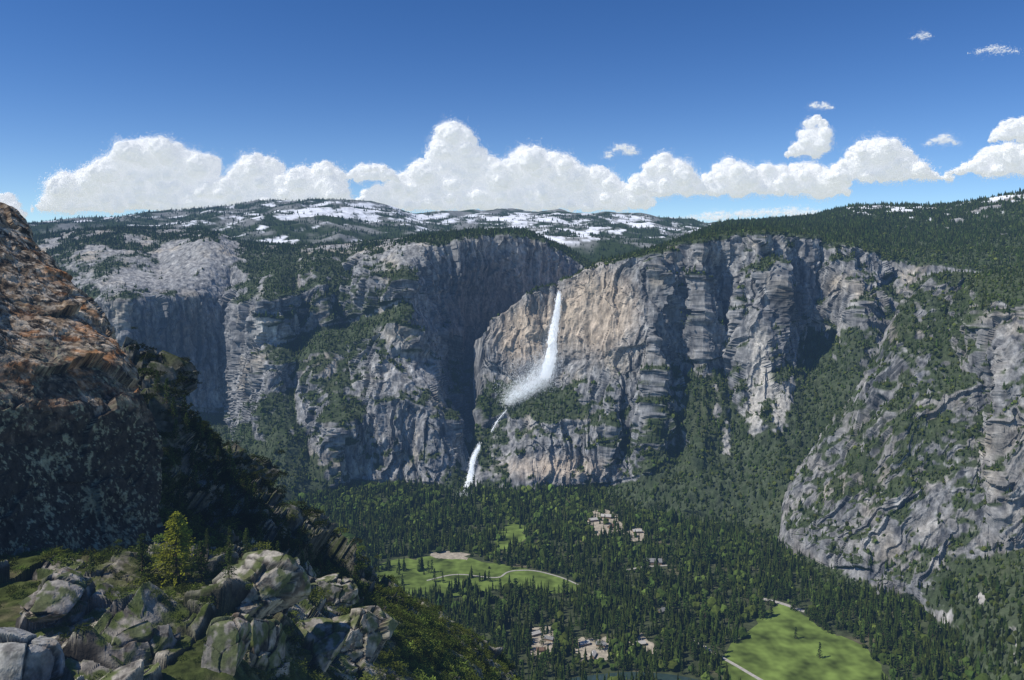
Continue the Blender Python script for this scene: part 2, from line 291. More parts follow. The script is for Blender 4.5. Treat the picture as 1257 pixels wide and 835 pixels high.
colF=mix(mix(np.zeros(PF.shape)+GREEN*.85,[.25,.25,.25],rk*.75),[.78,.80,.85],sn)
tag(link('far_mountains',make_mesh('far_mountains',PF,gridfaces(*PF.shape[:2]),M_far,colF)),'distant wooded range streaked with snow under the clouds','mountains',kind='structure')
# ---- valley floor
gx,gy=np.meshgrid(np.linspace(-2600,2600,220),np.linspace(4200,900,160)); PV=np.stack([gx,gy,0*gx],-1)
n=fbm(PV/90,3); colV=mix(np.zeros(PV.shape)+S1([.05,.06,.03]),[.11,.10,.06],sst(.1,.5,n))
tag(link('valley_floor',make_mesh('valley_floor',PV,gridfaces(*PV.shape[:2]),M_floor,colV)),'flat forested valley floor below the cliffs','ground',kind='structure')
def sheet(name,poly,z,mat,label,cat):
    p=onfloor(S1([q[0] for q in poly]),S1([q[1] for q in poly]),0); p[:,2]=z
    q=[]
    for a,b in zip(p,np.roll(p,-1,0)):
        for t in (0,.25,.5,.75): q.append(a*(1-t)+b*t)
    q=S1(q); q[:,:2]+=rng.normal(0,6,(len(q),2))
    me=bpy.data.meshes.new(name); me.from_pydata([tuple(v) for v in q],[],[list(range(len(q)))]); me.materials.append(mat)
    return tag(link(name,me),label,cat,kind='structure'),q[:,:2]
MEADOWS=[]
for poly,lab in (([(450,714),(460,698),(475,689),(500,687),(530,683),(575,685),(612,693),(650,699),(690,708),(716,724),(690,729),(650,725),(612,724),(580,732),(540,735),(495,732),(465,726)],'long green meadow in the valley below the lower fall'),
    ([(606,674),(610,654),(628,641),(645,646),(642,664),(624,678)],'small bright clearing among the trees above the long meadow'),
    ([(888,806),(915,778),(938,752),(955,742),(985,752),(1010,772),(1045,785),(1072,800),(1090,832),(1084,856),(1040,885),(960,885),(900,842),(882,820)],'large green meadow at the bottom right of the valley')):
    MEADOWS.append(sheet('meadow',poly,.35,M_meadow,lab,'meadow')[1])
CLEAR=[]
for poly,lab in (([(526,680),(550,677),(576,681),(574,687),(548,686),(529,685)],'pale sandy bar beside the long meadow'),
    ([(714,642),(722,630),(742,626),(760,632),(764,648),(748,660),(724,658)],'pale bare clearing around the buildings below the cliff'),
    ([(766,652),(782,646),(798,652),(794,664),(774,664)],'small pale clearing right of the larger bare clearing'),
    ([(650,787),(658,772),(672,770),(684,780),(684,802),(664,810),(651,802)],'pale gravel lot among the trees near the foreground slope'),
    ([(702,794),(718,782),(742,784),(756,796),(742,812),(714,812)],'pale gravel lot in the middle of the near forest'),
    ([(770,788),(786,780),(802,788),(800,803),(778,804)],'small gravel lot right of the near buildings')):
    CLEAR.append(sheet('clearing',poly,.5,M_sand,lab,'clearing')[1])
def strip(name,pts,w,z,mat,label,cat):
    q=onfloor(S1([p[0] for p in pts]),S1([p[1] for p in pts])); t=np.linspace(0,1,len(q)); tt=np.linspace(0,1,len(q)*8)
    q=np.stack([np.interp(tt,t,q[:,k]) for k in range(3)],-1); q=smooth(q,3); q[:,2]=z
    d=np.gradient(q,axis=0); nrm=np.stack([-d[:,1],d[:,0],0*d[:,0]],-1); nrm/=np.linalg.norm(nrm,axis=1)[:,None]
    P=np.stack([q-nrm*w/2,q+nrm*w/2],1)
    tag(link(name,make_mesh(name,P,gridfaces(len(q),2),mat)),label,cat,kind='structure'); return q[:,:2]
ROADS=[strip('road',[(520,714),(560,704),(612,711),(624,701),(655,700),(690,709),(718,722)],6,.8,M_road,'pale road winding along the long meadow','road'),
 strip('road',[(930,734),(960,741),(990,752)],14,.8,M_road,'short pale road along the top of the large meadow','road'),
 strip('road',[(850,785),(878,803),(905,818),(930,833),(960,850)],10,.8,M_road,'pale road along the lower left edge of the large meadow','road'),
 strip('road',[(760,702),(790,696),(826,694)],8,.8,M_road,'short pale road by the dark roofed building','road')]
RIV=strip('river',[(700,838),(740,832),(780,829),(830,833),(880,845)],30,.6,M_river,'dark river between trees at the bottom edge','river')
def inpoly(pts,poly):
    x,y=pts[:,0],pts[:,1]; c=np.zeros(len(pts),bool); j=len(poly)-1
    for i in range(len(poly)):
        xi,yi=poly[i]; xj,yj=poly[j]
        c^=((yi>y)!=(yj>y))&(x<(xj-xi)*(y-yi)/(yj-yi+1e-12)+xi); j=i
    return c
# ---- buildings
HOUSES=[]
def house(px,py,Lh,Wh,Hh,rz,roofm,label,group=None):
    p=onfloor(px,py); HOUSES.append(p[:2])
    r=tag(empty('lodge_building',p+S1([0,0,.51]),rz),label,'building',group)
    a,b=Lh/2,Wh/2; V=S1([(-a,-b,0),(a,-b,0),(a,b,0),(-a,b,0),(-a,-b,Hh),(a,-b,Hh),(a,b,Hh),(-a,b,Hh),(-a,0,Hh+b*.7),(a,0,Hh+b*.7)])
    me=bpy.data.meshes.new('wall'); me.from_pydata([tuple(v) for v in V],[],[(0,1,5,4),(1,2,6,9,5),(2,3,7,6),(3,0,4,8,7)]); me.materials.append(M_wallw); link('wall',me,r)
    e=1.2; z0=Hh-.5; zt=Hh+b*.7+.5; V=[(-a-e,-b-e,z0),(a+e,-b-e,z0),(a+e,0,zt),(-a-e,0,zt),(a+e,b+e,z0),(-a-e,b+e,z0)]
    V=V+[(x,y,z-.35) for x,y,z in V]
    me=bpy.data.meshes.new('roof'); me.from_pydata(V,[],[(0,1,2,3),(3,2,4,5),(6,9,8,7),(9,11,10,8),(0,6,7,1),(5,4,10,11),(0,3,9,6),(3,5,11,9),(1,7,8,2),(2,8,10,4)]); me.materials.append(roofm); rf=link('roof',me,r)
    bm=bmesh.new(); bmesh.ops.create_cube(bm,size=1); 
    for v in bm.verts: v.co=Vector((v.co.x*1.6+a*.4,v.co.y*1.6+b*.3,v.co.z*4+zt-.6))
    me=bpy.data.meshes.new('chimney'); bm.to_mesh(me); bm.free(); me.materials.append(M_stone); link('chimney',me,rf)
for a in [(728,640,30,14,7,.3,M_roofw,'pale roofed lodge at the left of the clearing below the cliff'),(744,636,36,16,8,-.2,M_roofw,'long pale roofed lodge at the back of the clearing below the cliff'),(750,648,26,14,6,.9,M_roofb,'brown roofed lodge at the right of the clearing below the cliff'),
 (782,654,30,14,7,.1,M_roofw,'pale roofed building in the small right clearing'),(803,692,46,20,9,-.1,M_roofg,'long grey roofed building in the middle forest'),(657,780,24,11,6,.5,M_roofw,'pale cabin at the back of the gravel lot nearest the slope'),(674,786,22,11,6,-.4,M_roofg,'grey roofed cabin at the right of the gravel lot nearest the slope'),(664,800,22,11,6,.1,M_roofb,'brown cabin at the front of the gravel lot nearest the slope'),
 (717,792,26,12,6,.4,M_roofw,'pale cabin at the left of the middle gravel lot'),(738,793,24,12,6,-.3,M_roofg,'grey roofed cabin at the back of the middle gravel lot'),(728,806,22,11,6,1.2,M_roofw,'pale cabin at the front of the middle gravel lot'),(786,792,24,12,6,.2,M_roofw,'pale cabin on the small gravel lot'),(812,752,24,12,6,.7,M_roofg,'grey roofed cabin alone among the conifers')]: house(*a)
# ---------------------------------------------------------------- tree shapes for the far-off forest
def t_conifer(seed,tiers,seg,rad):
    r=np.random.default_rng(seed); V=[];Fc=[]
    for k in range(tiers):
        z0=.06+.86*k/tiers; z1=min(1.,z0+1.75*.86/tiers); R=rad*(1-k/tiers)**.8+.012; b=len(V); V.append((r.normal(0,.01),r.normal(0,.01),z1)); o=r.random()*6
        for s in range(seg):
            a=o+s*2*math.pi/seg; q=R*(1 if s%2 else .62)*(1+r.normal(0,.12)); V.append((q*math.cos(a),q*math.sin(a),z0+r.normal(0,.018)))
        for s in range(seg): Fc.append((b,b+1+s,b+1+(s+1)%seg))
    return S1(V),S1(Fc)
def ico(sub):
    bm=bmesh.new(); bmesh.ops.create_icosphere(bm,subdivisions=sub,radius=1); V=S1([v.co[:] for v in bm.verts]); Fc=S1([[v.index for v in f.verts] for f in bm.faces]); bm.free(); return V,Fc
def t_round(seed,sub=1):
    V,Fc=ico(sub); r=np.random.default_rng(seed); V=V*(1+r.normal(0,.2,(len(V),1))); V[:,2]=V[:,2]*.55+.5; V[:,:2]*=.42; return V,Fc
CON=[t_conifer(s,5,7,.17+.02*(s%3)) for s in range(4)]; FAR=[t_conifer(20+s,2,6,.24) for s in range(3)]; RND=[t_round(40+s) for s in range(3)]; RND2=[t_round(50+s,2) for s in range(3)]
def instances(T,pos,h,w,col):
    k=rng.integers(0,len(T),len(pos)); ang=rng.random(len(pos))*6.283; Vs=[];Fs=[];Cs=[];off=0
    for t,(tv,tf) in enumerate(T):
        m=np.where(k==t)[0]
        if not len(m): continue
        ca,sa=np.cos(ang[m])[:,None],np.sin(ang[m])[:,None]
        x=tv[None,:,0]*ca-tv[None,:,1]*sa; y=tv[None,:,0]*sa+tv[None,:,1]*ca
        s=(h[m]*w[m])[:,None]
        v=np.stack([x*s,y*s,np.broadcast_to(tv[None,:,2],x.shape)*h[m][:,None]],-1)+pos[m][:,None,:]
        f=tf[None]+(np.arange(len(m))*len(tv))[:,None,None]+off; off+=len(m)*len(tv)
        Vs.append(v.reshape(-1,3)); Fs.append(f.reshape(-1,3)); Cs.append(np.repeat(col[m],len(tv),0))
    return np.concatenate(Vs),np.concatenate(Fs),np.concatenate(Cs)
def merge(L):
    off=0;V=[];Fc=[];Cc=[]
    for v,f,c in L: V.append(v);Fc.append(f+off);Cc.append(c);off+=len(v)
    return np.concatenate(V),np.concatenate(Fc),np.concatenate(Cc)
def tcol(n,basec=(.038,.064,.014),v=.34,yel=.35):
    c=np.zeros((n,3))+S1(basec); c*=np.exp(rng.normal(0,v,(n,1))); c[:,0]*=1+yel*rng.random(n); return c
def inframe(p,m=20):
    x,y=proj(p); return (x>-m)&(x<1257+m)&(y>200)&(y<850)
def wood(pos,hm,rfrac,far=False,dark=1.):
    pos=pos[inframe(pos)]; r=rng.random(len(pos))<rfrac; a,b=pos[~r],pos[r]; L=[]
    if len(a): L.append(instances(FAR if far else CON,a-S1([0,0,1.]),hm*np.exp(rng.normal(0,.28,len(a))),.85+.4*rng.random(len(a)),tcol(len(a))*dark))
    if len(b): L.append(instances(RND,b-S1([0,0,1.]),hm*.5*np.exp(rng.normal(0,.3,len(b))),.9+.7*rng.random(len(b)),tcol(len(b),(.056,.086,.02))*dark))
    return merge(L)
def wall_trees(P,v,N,d): return scatter(P,d*v*np.clip(N[...,2]*1.3,0,1))
L=[]
pb=wall_trees(PB,vB,NB2,1/190.); fr=proj(pb)[1]<312; L.append(wood(pb[~fr],15,.45)); L.append(wood(pb[fr],17,.1,True))
pc=wall_trees(PC,vC,NC2,1/170.); fr=(pc[:,1]>3650); L.append(wood(pc[~fr],17,.4)); L.append(wood(pc[fr],18,.05,True))
v,f,c=merge(L); tag(link('wall_forest',make_mesh('wall_forest',v,f,M_tree,c,False)),'trees and scrub covering the ledges and plateaus of the far cliffs','forest',kind='stuff')
pd=wall_trees(PD,vD,ND2,1/150.); fr=(proj(pd)[1]>712)&(proj(pd)[0]>1110); v,f,c=merge([wood(pd[~fr],14,.45),wood(pd[fr],22,.25,False,.85)]); tag(link('spur_forest',make_mesh('spur_forest',v,f,M_tree,c,False)),'trees and scrub growing over the granite spur at the right','forest',kind='stuff')
dF=(1-.9*sn)*(1-rk*.7)/1300.; pf=scatter(PF,dF*(PF[...,1]<9000)); v,f,c=wood(pf,20,0,True); tag(link('far_forest',make_mesh('far_forest',v,f,M_tree,c,False)),'distant conifers on the snowy range','forest',kind='stuff')
# valley floor trees
dens=(1/145.)*(.38+.95*sst(-.35,.25,fbm(PV/110+2,3))); pv=scatter(PV,dens); x,y=proj(pv)
ok=inframe(pv)&(x>330)&(y>585)
pv=pv[ok]; keep=np.ones(len(pv),bool); clus=fbm(pv/70+40,3); wob=pv+55*np.stack([fbm(pv/60+3,2),fbm(pv/60+8,2),0*clus],-1)
for i,m in enumerate(MEADOWS): keep&=~(inpoly(wob,m)&(rng.random(len(pv))>((.006+.6*sst(.17,.30,clus)) if i!=2 else .003+.35*sst(.4,.5,clus))))
for m in CLEAR[1:]: keep&=~(inpoly(pv,m)&(rng.random(len(pv))>.22))
keep&=~inpoly(pv,CLEAR[0])
for r in ROADS+[RIV]:
    for q in r[::2]: keep&=((pv[:,:2]-q)**2).sum(1)>(12 if r is not RIV else 20)**2
for q in HOUSES: keep&=((pv[:,:2]-q-S1([0,-4.]))**2).sum(1)>17**2
pv=pv[keep]; x,y=proj(pv)
dec=rng.random(len(pv))<(.08+.40*sst(0,.3,fbm(pv/150+11,2))+.25*sst(660,610,y)); hv=30*np.exp(rng.normal(0,.3,len(pv)))
cand=np.where(~dec&(y<834)&(x<1250)&(x>640+np.clip((835-y),0,400)*-1.05)&(y>690))[0]
ph=hv/pv[:,1]*F; cand=cand[np.argsort(-ph[cand])][:3500]
free=S1([not np.any((np.abs(x-x[i])<3.5)&(y>y[i]+.5)&(y-ph<y[i]-ph[i]*.35)&(y<y[i]+30)) for i in cand])
big=np.concatenate([cand[free],cand[~free]])[:235]; rest=np.ones(len(pv),bool); rest[big]=False
a=rest&~dec; b=rest&dec
v,f,c=merge([instances(CON,pv[a]-S1([0,0,.5]),hv[a],.70+.35*rng.random(a.sum()),tcol(a.sum())),instances(RND2,pv[b]-S1([0,0,.5]),hv[b]*.46,1.+.5*rng.random(b.sum()),tcol(b.sum(),(.058,.098,.021)))])
tag(link('valley_forest',make_mesh('valley_forest',v,f,M_tree,c,False)),'dense mixed forest covering the valley floor between the meadows','forest',kind='stuff')
# ---------------------------------------------------------------- individual conifers
def tube(pts,rad,seg=7):
    pts=np.array(pts,float); n=len(pts); d=np.gradient(pts,axis=0); d/=np.linalg.norm(d,axis=1)[:,None]
    ref=np.where(np.abs(d[:,2:3])>.9,S1([[1.,0,0]]),S1([[0,0,1.]])); u=np.cross(d,ref); u/=np.linalg.norm(u,axis=1)[:,None]; w=np.cross(d,u)
    a=np.arange(seg)*2*math.pi/seg; V=pts[:,None]+np.array(rad)[:,None,None]*(u[:,None]*np.cos(a)[None,:,None]+w[:,None]*np.sin(a)[None,:,None])
    i=np.arange(n*seg).reshape(n,seg); Fq=np.stack([i[:-1],np.roll(i,-1,1)[:-1],np.roll(i,-1,1)[1:],i[1:]],-1).reshape(-1,4); return V.reshape(-1,3),Fq
def conifer_meshes(seed,whorls,nb,leaves,R0,colr,lw,open_=0.):
    r=np.random.default_rng(seed); V=[];Fq=[];Cc=[];tv=[];tf=[];off=0
    v,f=tube([(0,0,-.03),(0,0,.3),(r.normal(0,.004),0,.65),(0,0,.98)],[.017,.013,.008,.002]); tv.append(v);tf.append(f);off=len(v)
    for i in range(whorls):
        t=(i+.5*r.random())/whorls; z=.10+.88*t; R=R0*(1-t)**.7*(.75+.45*r.random())+.015
        for b in range(nb):
            if r.random()<open_: continue
            a=r.random()*6.283; Rb=R*(.65+.5*r.random()); dr=np.array([math.cos(a),math.sin(a),0]); sd=np.array([-dr[1],dr[0],0]); up=(.15-.5*(1-t))*.5
            if i%2==0 and Rb>.05:
                v,f=tube([(0,0,z),tuple(dr*Rb*.85+S1([0,0,z+up*Rb*.85]))],[.004,.001],4); tv.append(v);tf.append(f+off);off+=len(v)
            for l in range(leaves):
                s=(.25+.75*(l+r.random())/leaves); c0=dr*Rb*s+S1([0,0,z+up*Rb*s])+r.normal(0,.012,3)
                ax=dr+sd*r.normal(0,.7)+S1([0,0,r.normal(-.1,.4)]); ax/=np.linalg.norm(ax); o=np.cross(ax,r.normal(0,1,3)); o/=np.linalg.norm(o)+1e-9
                ln=lw*(1.6+r.random()); wd=lw*(.45+.3*r.random()); k=len(V); V+= [c0-ax*ln*.5,c0+o*wd,c0+ax*ln*.6,c0-o*wd]; Fq.append((k,k+1,k+2,k+3))
                cc=colr*(.7+.6*r.random()); Cc+=[cc]*4
    return make_mesh('trunk',np.concatenate(tv),np.concatenate(tf),M_bark), make_mesh('crown',S1(V),S1(Fq),M_needle,S1(Cc),False)
VAR=[conifer_meshes(100+s,17,7,2,.17+.02*(s%3),S1([.042,.07,.016])*(1+.15*s),.035) for s in range(4)]
MID=[conifer_meshes(200+s,22,9,5,.2,S1([.045,.066,.016])*(1+.2*s),.022,.15) for s in range(4)]
def plant(name,V,loc,h,rz,label,cat,group=None,w=1.):
    r=empty(name,loc,rz); r.scale=(h*w,h*w,h); tag(r,label,cat,group)
    link('trunk',V[0],r); link('crown',V[1],r); return r
for i in big:
    plant('conifer_tree',VAR[i%4],pv[i],hv[i],rng.random()*6.28,'dark conifer standing clear of its neighbours in the near part of the valley forest','tree','conifers in the near part of the valley forest',.85+.3*rng.random())
# ---------------------------------------------------------------- foreground slope
G0=[(-150,470,150),(100,468,150),(190,470,150),(215,492,165),(240,515,175),(265,540,185),(290,570,195),(320,600,195),(335,612,195),(345,640,190),(370,655,185),(395,680,180),(420,700,172),(450,715,168),(480,732,164),(520,748,160),(560,775,158),(590,795,156),(620,820,155),(650,850,154),(720,900,154)]
G01=[(-150,684,78),(190,684,78),(280,684,84),(330,690,92),(380,707,102),(420,720,112),(480,742,120),(520,762,124),(560,788,130),(600,812,134),(650,864,138),(720,908,142)]
G1=[(-150,692,52),(150,692,52),(280,696,56),(330,706,66),(380,724,80),(420,737,92),(480,758,104),(520,778,112),(560,802,120),(600,826,128),(650,872,133),(720,915,140)]
G2=[(-150,765,42),(0,765,42),(150,760,42),(280,755,43),(350,762,48),(420,784,58),(480,806,70),(520,822,82),(560,842,94),(600,860,104),(720,935,125)]
G3=[(-150,890,30),(0,890,30),(280,890,32),(400,890,38),(500,900,52),(600,910,76),(720,970,110)]
xs=np.arange(-150,720,1.0)
PG=loft([behind(G0,130,190),G0,G01,G1,G2,G3],xs,[14,150,40,110,120],4); PG=smooth(PG,4,0,2)
NG=normals(PG); wq=PG+.5*np.stack([fbm(PG/4,3),fbm(PG/4+4,3),fbm(PG/4+8,3)],-1); px,py=proj(PG)
ct,sn_=math.cos(.5),math.sin(.5); wr=np.stack([wq[...,0]*ct+wq[...,2]*sn_,wq[...,1],-wq[...,0]*sn_+wq[...,2]*ct],-1)
wa=worley(wr/S1([4.6,7.,8.])); wb=worley(wr/S1([1.7,2.6,3.2])+7); wc=worley(wq/.8+3); wf=worley((PG+3*np.stack([fbm(PG/12,3),fbm(PG/12+4,3),fbm(PG/12+8,3)],-1))/S1([15,15,13]))
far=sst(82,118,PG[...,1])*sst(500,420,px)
rkm=sst(.48,.60,wa[2]+.25*fbm(PG/12,2))
rkm=np.clip(rkm*(1-.95*np.clip(paint(px,py,[(200,730,100,30,.9),(510,800,60,40,.8),(230,800,40,40,.6)]),0,1))+paint(px,py,[(420,745,40,25,.4),(110,800,60,30,.4),(330,780,50,50,.5)]),0,1)
rkm=rkm*(1-far)+far*sst(.45,.6,wf[2]+.3*fbm(PG/8,3))
gap=np.maximum(1-sst(0,.07,wa[1]-wa[0]),.6*(1-sst(0,.07,wb[1]-wb[0])))*(1-far)
fx=lambda a:(a[2]-.5)+2.4*a[3]
hh=fbm(PG/16,3)*1.1+fbm(PG/4.5,3)*.3+rkm*(fx(wa)*1.9+fx(wb)*.7+fx(wc)*.11+fbm(PG/.8,3)*.06-.6*gap)+(1-rkm)*fbm(PG/1.5,3)*.2+far*(fc(wf)*7.5+fbm(PG/9,4,.6)*3.+fc(wb)*.8)
PG=PG+NG*(hh*sst(2,14,np.arange(PG.shape[0])[:,None]+0*px))[...,None]; px,py=proj(PG)
NG2=normals(PG)
soil=mix(np.zeros(PG.shape)+S1([.05,.062,.018]),[.12,.105,.06],sst(0,.4,fbm(PG/3,3)))
rc=(np.zeros(PG.shape)+S1([.29,.265,.23]))*(1+.4*(wb[2]-.5)+.6*fbm(PG/1.2,4,.6))[...,None]
rc=mix(rc,[.05,.045,.04],sst(.0,.24,fbm(PG/1.6+3,4,.6))*.88); rc=mix(rc,[.075,.10,.022],sst(.5,.8,NG2[...,2])*sst(-.18,.05,fbm(PG/1.1+33,3))*.9)
rc=mix(rc,[.02,.018,.016],np.clip(gap*1.3-.15,0,1)*.9)
colG=mix(soil*(1+.5*fbm(PG/.7,2))[...,None],rc,rkm); colG=mix(colG,colG*.40+S1([.008,.012,.006]),far*.9)  # shade on the slope beyond the crag painted into the ground colour
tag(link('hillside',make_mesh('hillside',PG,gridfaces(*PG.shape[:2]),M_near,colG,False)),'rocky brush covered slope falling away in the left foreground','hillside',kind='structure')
def findG(x,y,r0=16):
    Q=PG[r0:].reshape(-1,3); a,b=proj(Q); m=np.where((a-x)**2+(b-y)**2<16)[0]
    if not len(m): m=[np.argmin((a-x)**2+(b-y)**2)]
    return Q[m[np.argmin(Q[m,1])]] if len(m)>1 else Q[m[0]]
# ---- crag
rows=np.arange(236,800,1.0); xr=np.interp(rows,[236,248,255,262,280,310,345,385,410,440,460,500,560,640,700,760,800],[-60,-14,2,18,28,46,82,120,148,164,175,187,196,200,212,225,235])
Ye=np.interp(rows,[236,250,350,450,500,700,800],[96,94,86,77,73,68,63]); xr=smooth(xr,2)
cols=[]
for s in np.linspace(0,1,440):
    x=-260+(xr+260)*s; cols.append(at(x,rows,Ye*(.66+.34*s**1.8)))
for s in np.linspace(.02,1,60): cols.append(at(xr-4-60*s,rows,Ye+28*s))
PH=np.stack(cols,1); PH=smooth(PH,3,1,2); NH=np.cross(np.gradient(PH,axis=0),np.gradient(PH,axis=1)); NH/=np.linalg.norm(NH,axis=-1)[...,None]+1e-9
if (NH[:,200,1].mean()>0): NH=-NH
wp=PH+1.3*np.stack([fbm(PH/4,3),fbm(PH/4+4,3),fbm(PH/4+8,3)],-1)
wa=worley(wp/S1([9,9,7])); wb=worley(wp/S1([2.4,2.4,1.8])+5); wc=worley(wp/.75)
PH=PH+NH*(fbm(PH/10,3)*1.5+fbm(PH/2.6,3)*.28+fc(wa)*1.0+fc(wb)*.22+fc(wc)*.08+fbm(PH/.6,3,.6)*.09)[...,None]
px,py=proj(PH); n=fbm(PH/6,5,.62); n2=fbm(PH/1.1+5,4,.65)
up=sst(560,400,py+190*n+.25*(170-px))
cH=np.zeros(PH.shape)+S1([.050,.043,.036]); cH=mix(cH,[.285,.205,.135],up*sst(-.25,.15,fbm(PH/2.4+3,4,.6))); cH=mix(cH,[.47,.40,.32],up*sst(-.10,.16,n2)*.92); cH=mix(cH,[.035,.03,.026],sst(.03,.18,fbm(PH/1.2+12,5,.7))*.92)
sp=sst(.10,.24,fbm(PH/.45,4,.7)+.5*fbm(PH/2.4+50,3)); cH=mix(cH,[.32,.32,.22],sp*(1-up)*.75); cH=mix(cH,[.38,.165,.055],.6*sst(.04,.24,fbm(PH/S1([4,4,1.5])+20,4))*np.maximum(.9*np.exp(-((py-430)/55)**2),sst(45,10,(xr[:,None]-px))*(py<480)))
cH=cH*(1+.3*(wb[2]-.5))[...,None]
tag(link('crag',make_mesh('crag',PH,gridfaces(*PH.shape[:2]),M_crag,cH,False)),'big rust and black lichen covered crag at the left edge','rock',kind='structure')
# ---- boulders
def boulder(px_,py_,r,rot,seed,label,colr=(.29,.265,.23),planes=10,lo=.34,hi=.34,dark=.88,moss=.8):
    V,Fc=ico(6); q=np.random.default_rng(seed)
    for _ in range(planes):
        n=q.normal(size=3); n/=np.linalg.norm(n); d=lo+hi*q.random(); e=V@n-d; V=V-np.clip(e,0,None)[:,None]*n
    V=V*S1(r)*1.25; w1=worley(V/S1([1.9,1.9,1.5])+seed+.15*np.stack([fbm(V,2),fbm(V+5,2),fbm(V+9,2)],-1)); w2=worley(V/.5+seed)
    V=V+(V/np.linalg.norm(V,axis=1)[:,None])*(fbm(V/.9+seed,4)*.05+((w1[2]-.5)+2.2*w1[3])*.38+((w2[2]-.5)+w2[3])*.04-.2*(1-sst(0,.07,w1[1]-w1[0])))[:,None]
    co=np.zeros(V.shape)+S1(colr); co=co*(1+.6*fbm(V/.6+seed,4,.65)+.25*(w1[2]-.5))[:,None]; co=mix(co,[.045,.04,.035],sst(.02,.26,fbm(V/.9+seed+9,5,.65))*dark)
    co=mix(co,[.27,.18,.11],.3*sst(.1,.3,fbm(V/1.6+seed+19,3))); co=mix(co,[.075,.10,.022],moss*sst(-.2,.5,V[:,2]/r[2]+fbm(V/.8+3,3))*sst(-.08,.10,fbm(V/.7+seed+29,4))); co=mix(co,[.02,.018,.016],(1-sst(0,.06,w1[1]-w1[0]))*.9)
    p=findG(px_,py_); o=link('boulder',make_mesh('boulder',V,Fc,M_rock,co,False)); o.location=p+S1([0,r[1]*.2,-r[2]*.28]); o.rotation_euler=rot
    return tag(o,label,'boulder')
boulder(8,838,(1.5,1.6,2.4),(0,.2,.3),1,'rounded pale boulder in the bottom left corner',(.33,.32,.30),8,.6,.3,.6,.1)
boulder(108,806,(2.7,2.0,2.1),(.3,.25,.5),2,'flat faced pale boulder right of the bottom left corner',(.38,.345,.29),8,.36,.3,.5,.3)
boulder(318,806,(2.0,1.8,4.4),(.1,.35,.2),3,'tall jagged grey slab split by dark cracks in the middle of the near slope')
boulder(372,806,(1.7,1.7,3.6),(.1,.5,.9),4,'tilted grey slab leaning right of the tall jagged one')
boulder(268,818,(1.6,1.6,2.0),(.2,.3,2.2),5,'low rock left of the tall jagged slab')
boulder(436,768,(3.4,2.4,3.2),(.3,.3,.4),6,'pale blocky boulder at the right shoulder of the near slope',(.34,.31,.26))
boulder(312,724,(2.8,1.8,1.9),(.1,.2,.9),7,'low pale rock behind the tall jagged slab',(.32,.295,.25))
boulder(52,732,(2.2,1.6,1.0),(.1,-.2,1.9),8,'low dark stained rock under the crag')
boulder(176,796,(1.5,1.3,1.3),(.4,.1,.7),9,'small grey rock between the flat faced boulder and the bushes')
boulder(404,732,(2.4,1.8,2.0),(.1,.4,.7),10,'small pale rock on the crest behind the blocky boulder',(.33,.305,.26))
boulder(372,700,(1.8,1.5,1.7),(.2,.2,1.7),11,'pale rock on the crest above the tilted slab',(.33,.305,.26))
# ---- brush
def t_bush(seed,n=110):
    r=np.random.default_rng(seed); V=[];Fq=[]
    for k in range(n):
        d=r.normal(size=3); d/=np.linalg.norm(d); d[2]=abs(d[2]); lump=.75+.25*math.sin(3*d[0]*2+seed)*math.cos(4*d[1]+seed); c0=d*S1([1,1,.75])*lump*(.55+.45*r.random())
        a=r.normal(size=3); a/=np.linalg.norm(a); o=np.cross(a,r.normal(size=3)); o/=np.linalg.norm(o); s=.08+.07*r.random(); i=len(V); V+=[c0-a*s,c0+o*s*.6,c0+a*s]; Fq.append((i,i+1,i+2))
    return S1(V),S1(Fq)
BU=[t_bush(s,190) for s in range(5)]
px,py=proj(PG)
dn=.9*(1-.8*rkm)*sst(-.5,-.05,fbm(PG/9+2,3)+paint(px,py,[(510,800,80,50,.5),(200,725,110,40,.6),(270,600,90,90,.4),(400,790,40,30,.3)])); dn=dn*np.where(PG[...,1]>110,.4,1.)
dn[:14]=0; pg=scatter(PG,dn); pg=pg[inframe(pg,60)]; gx_,gy_=proj(pg)
s=(.40+.6*rng.random(len(pg))**1.5)*np.clip(pg[:,1]/58,.6,2.); cg=tcol(len(pg),(.066,.096,.018),.45,.28)*(1-.65*sst(85,115,pg[:,1])*sst(440,380,gx_))[:,None]  # brush colour darkened on the far slope to paint in its shade
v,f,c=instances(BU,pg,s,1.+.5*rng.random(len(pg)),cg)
tag(link('brush',make_mesh('brush',v,f,M_needle,c,False)),'low green manzanita brush growing between the foreground rocks','brush',kind='stuff')
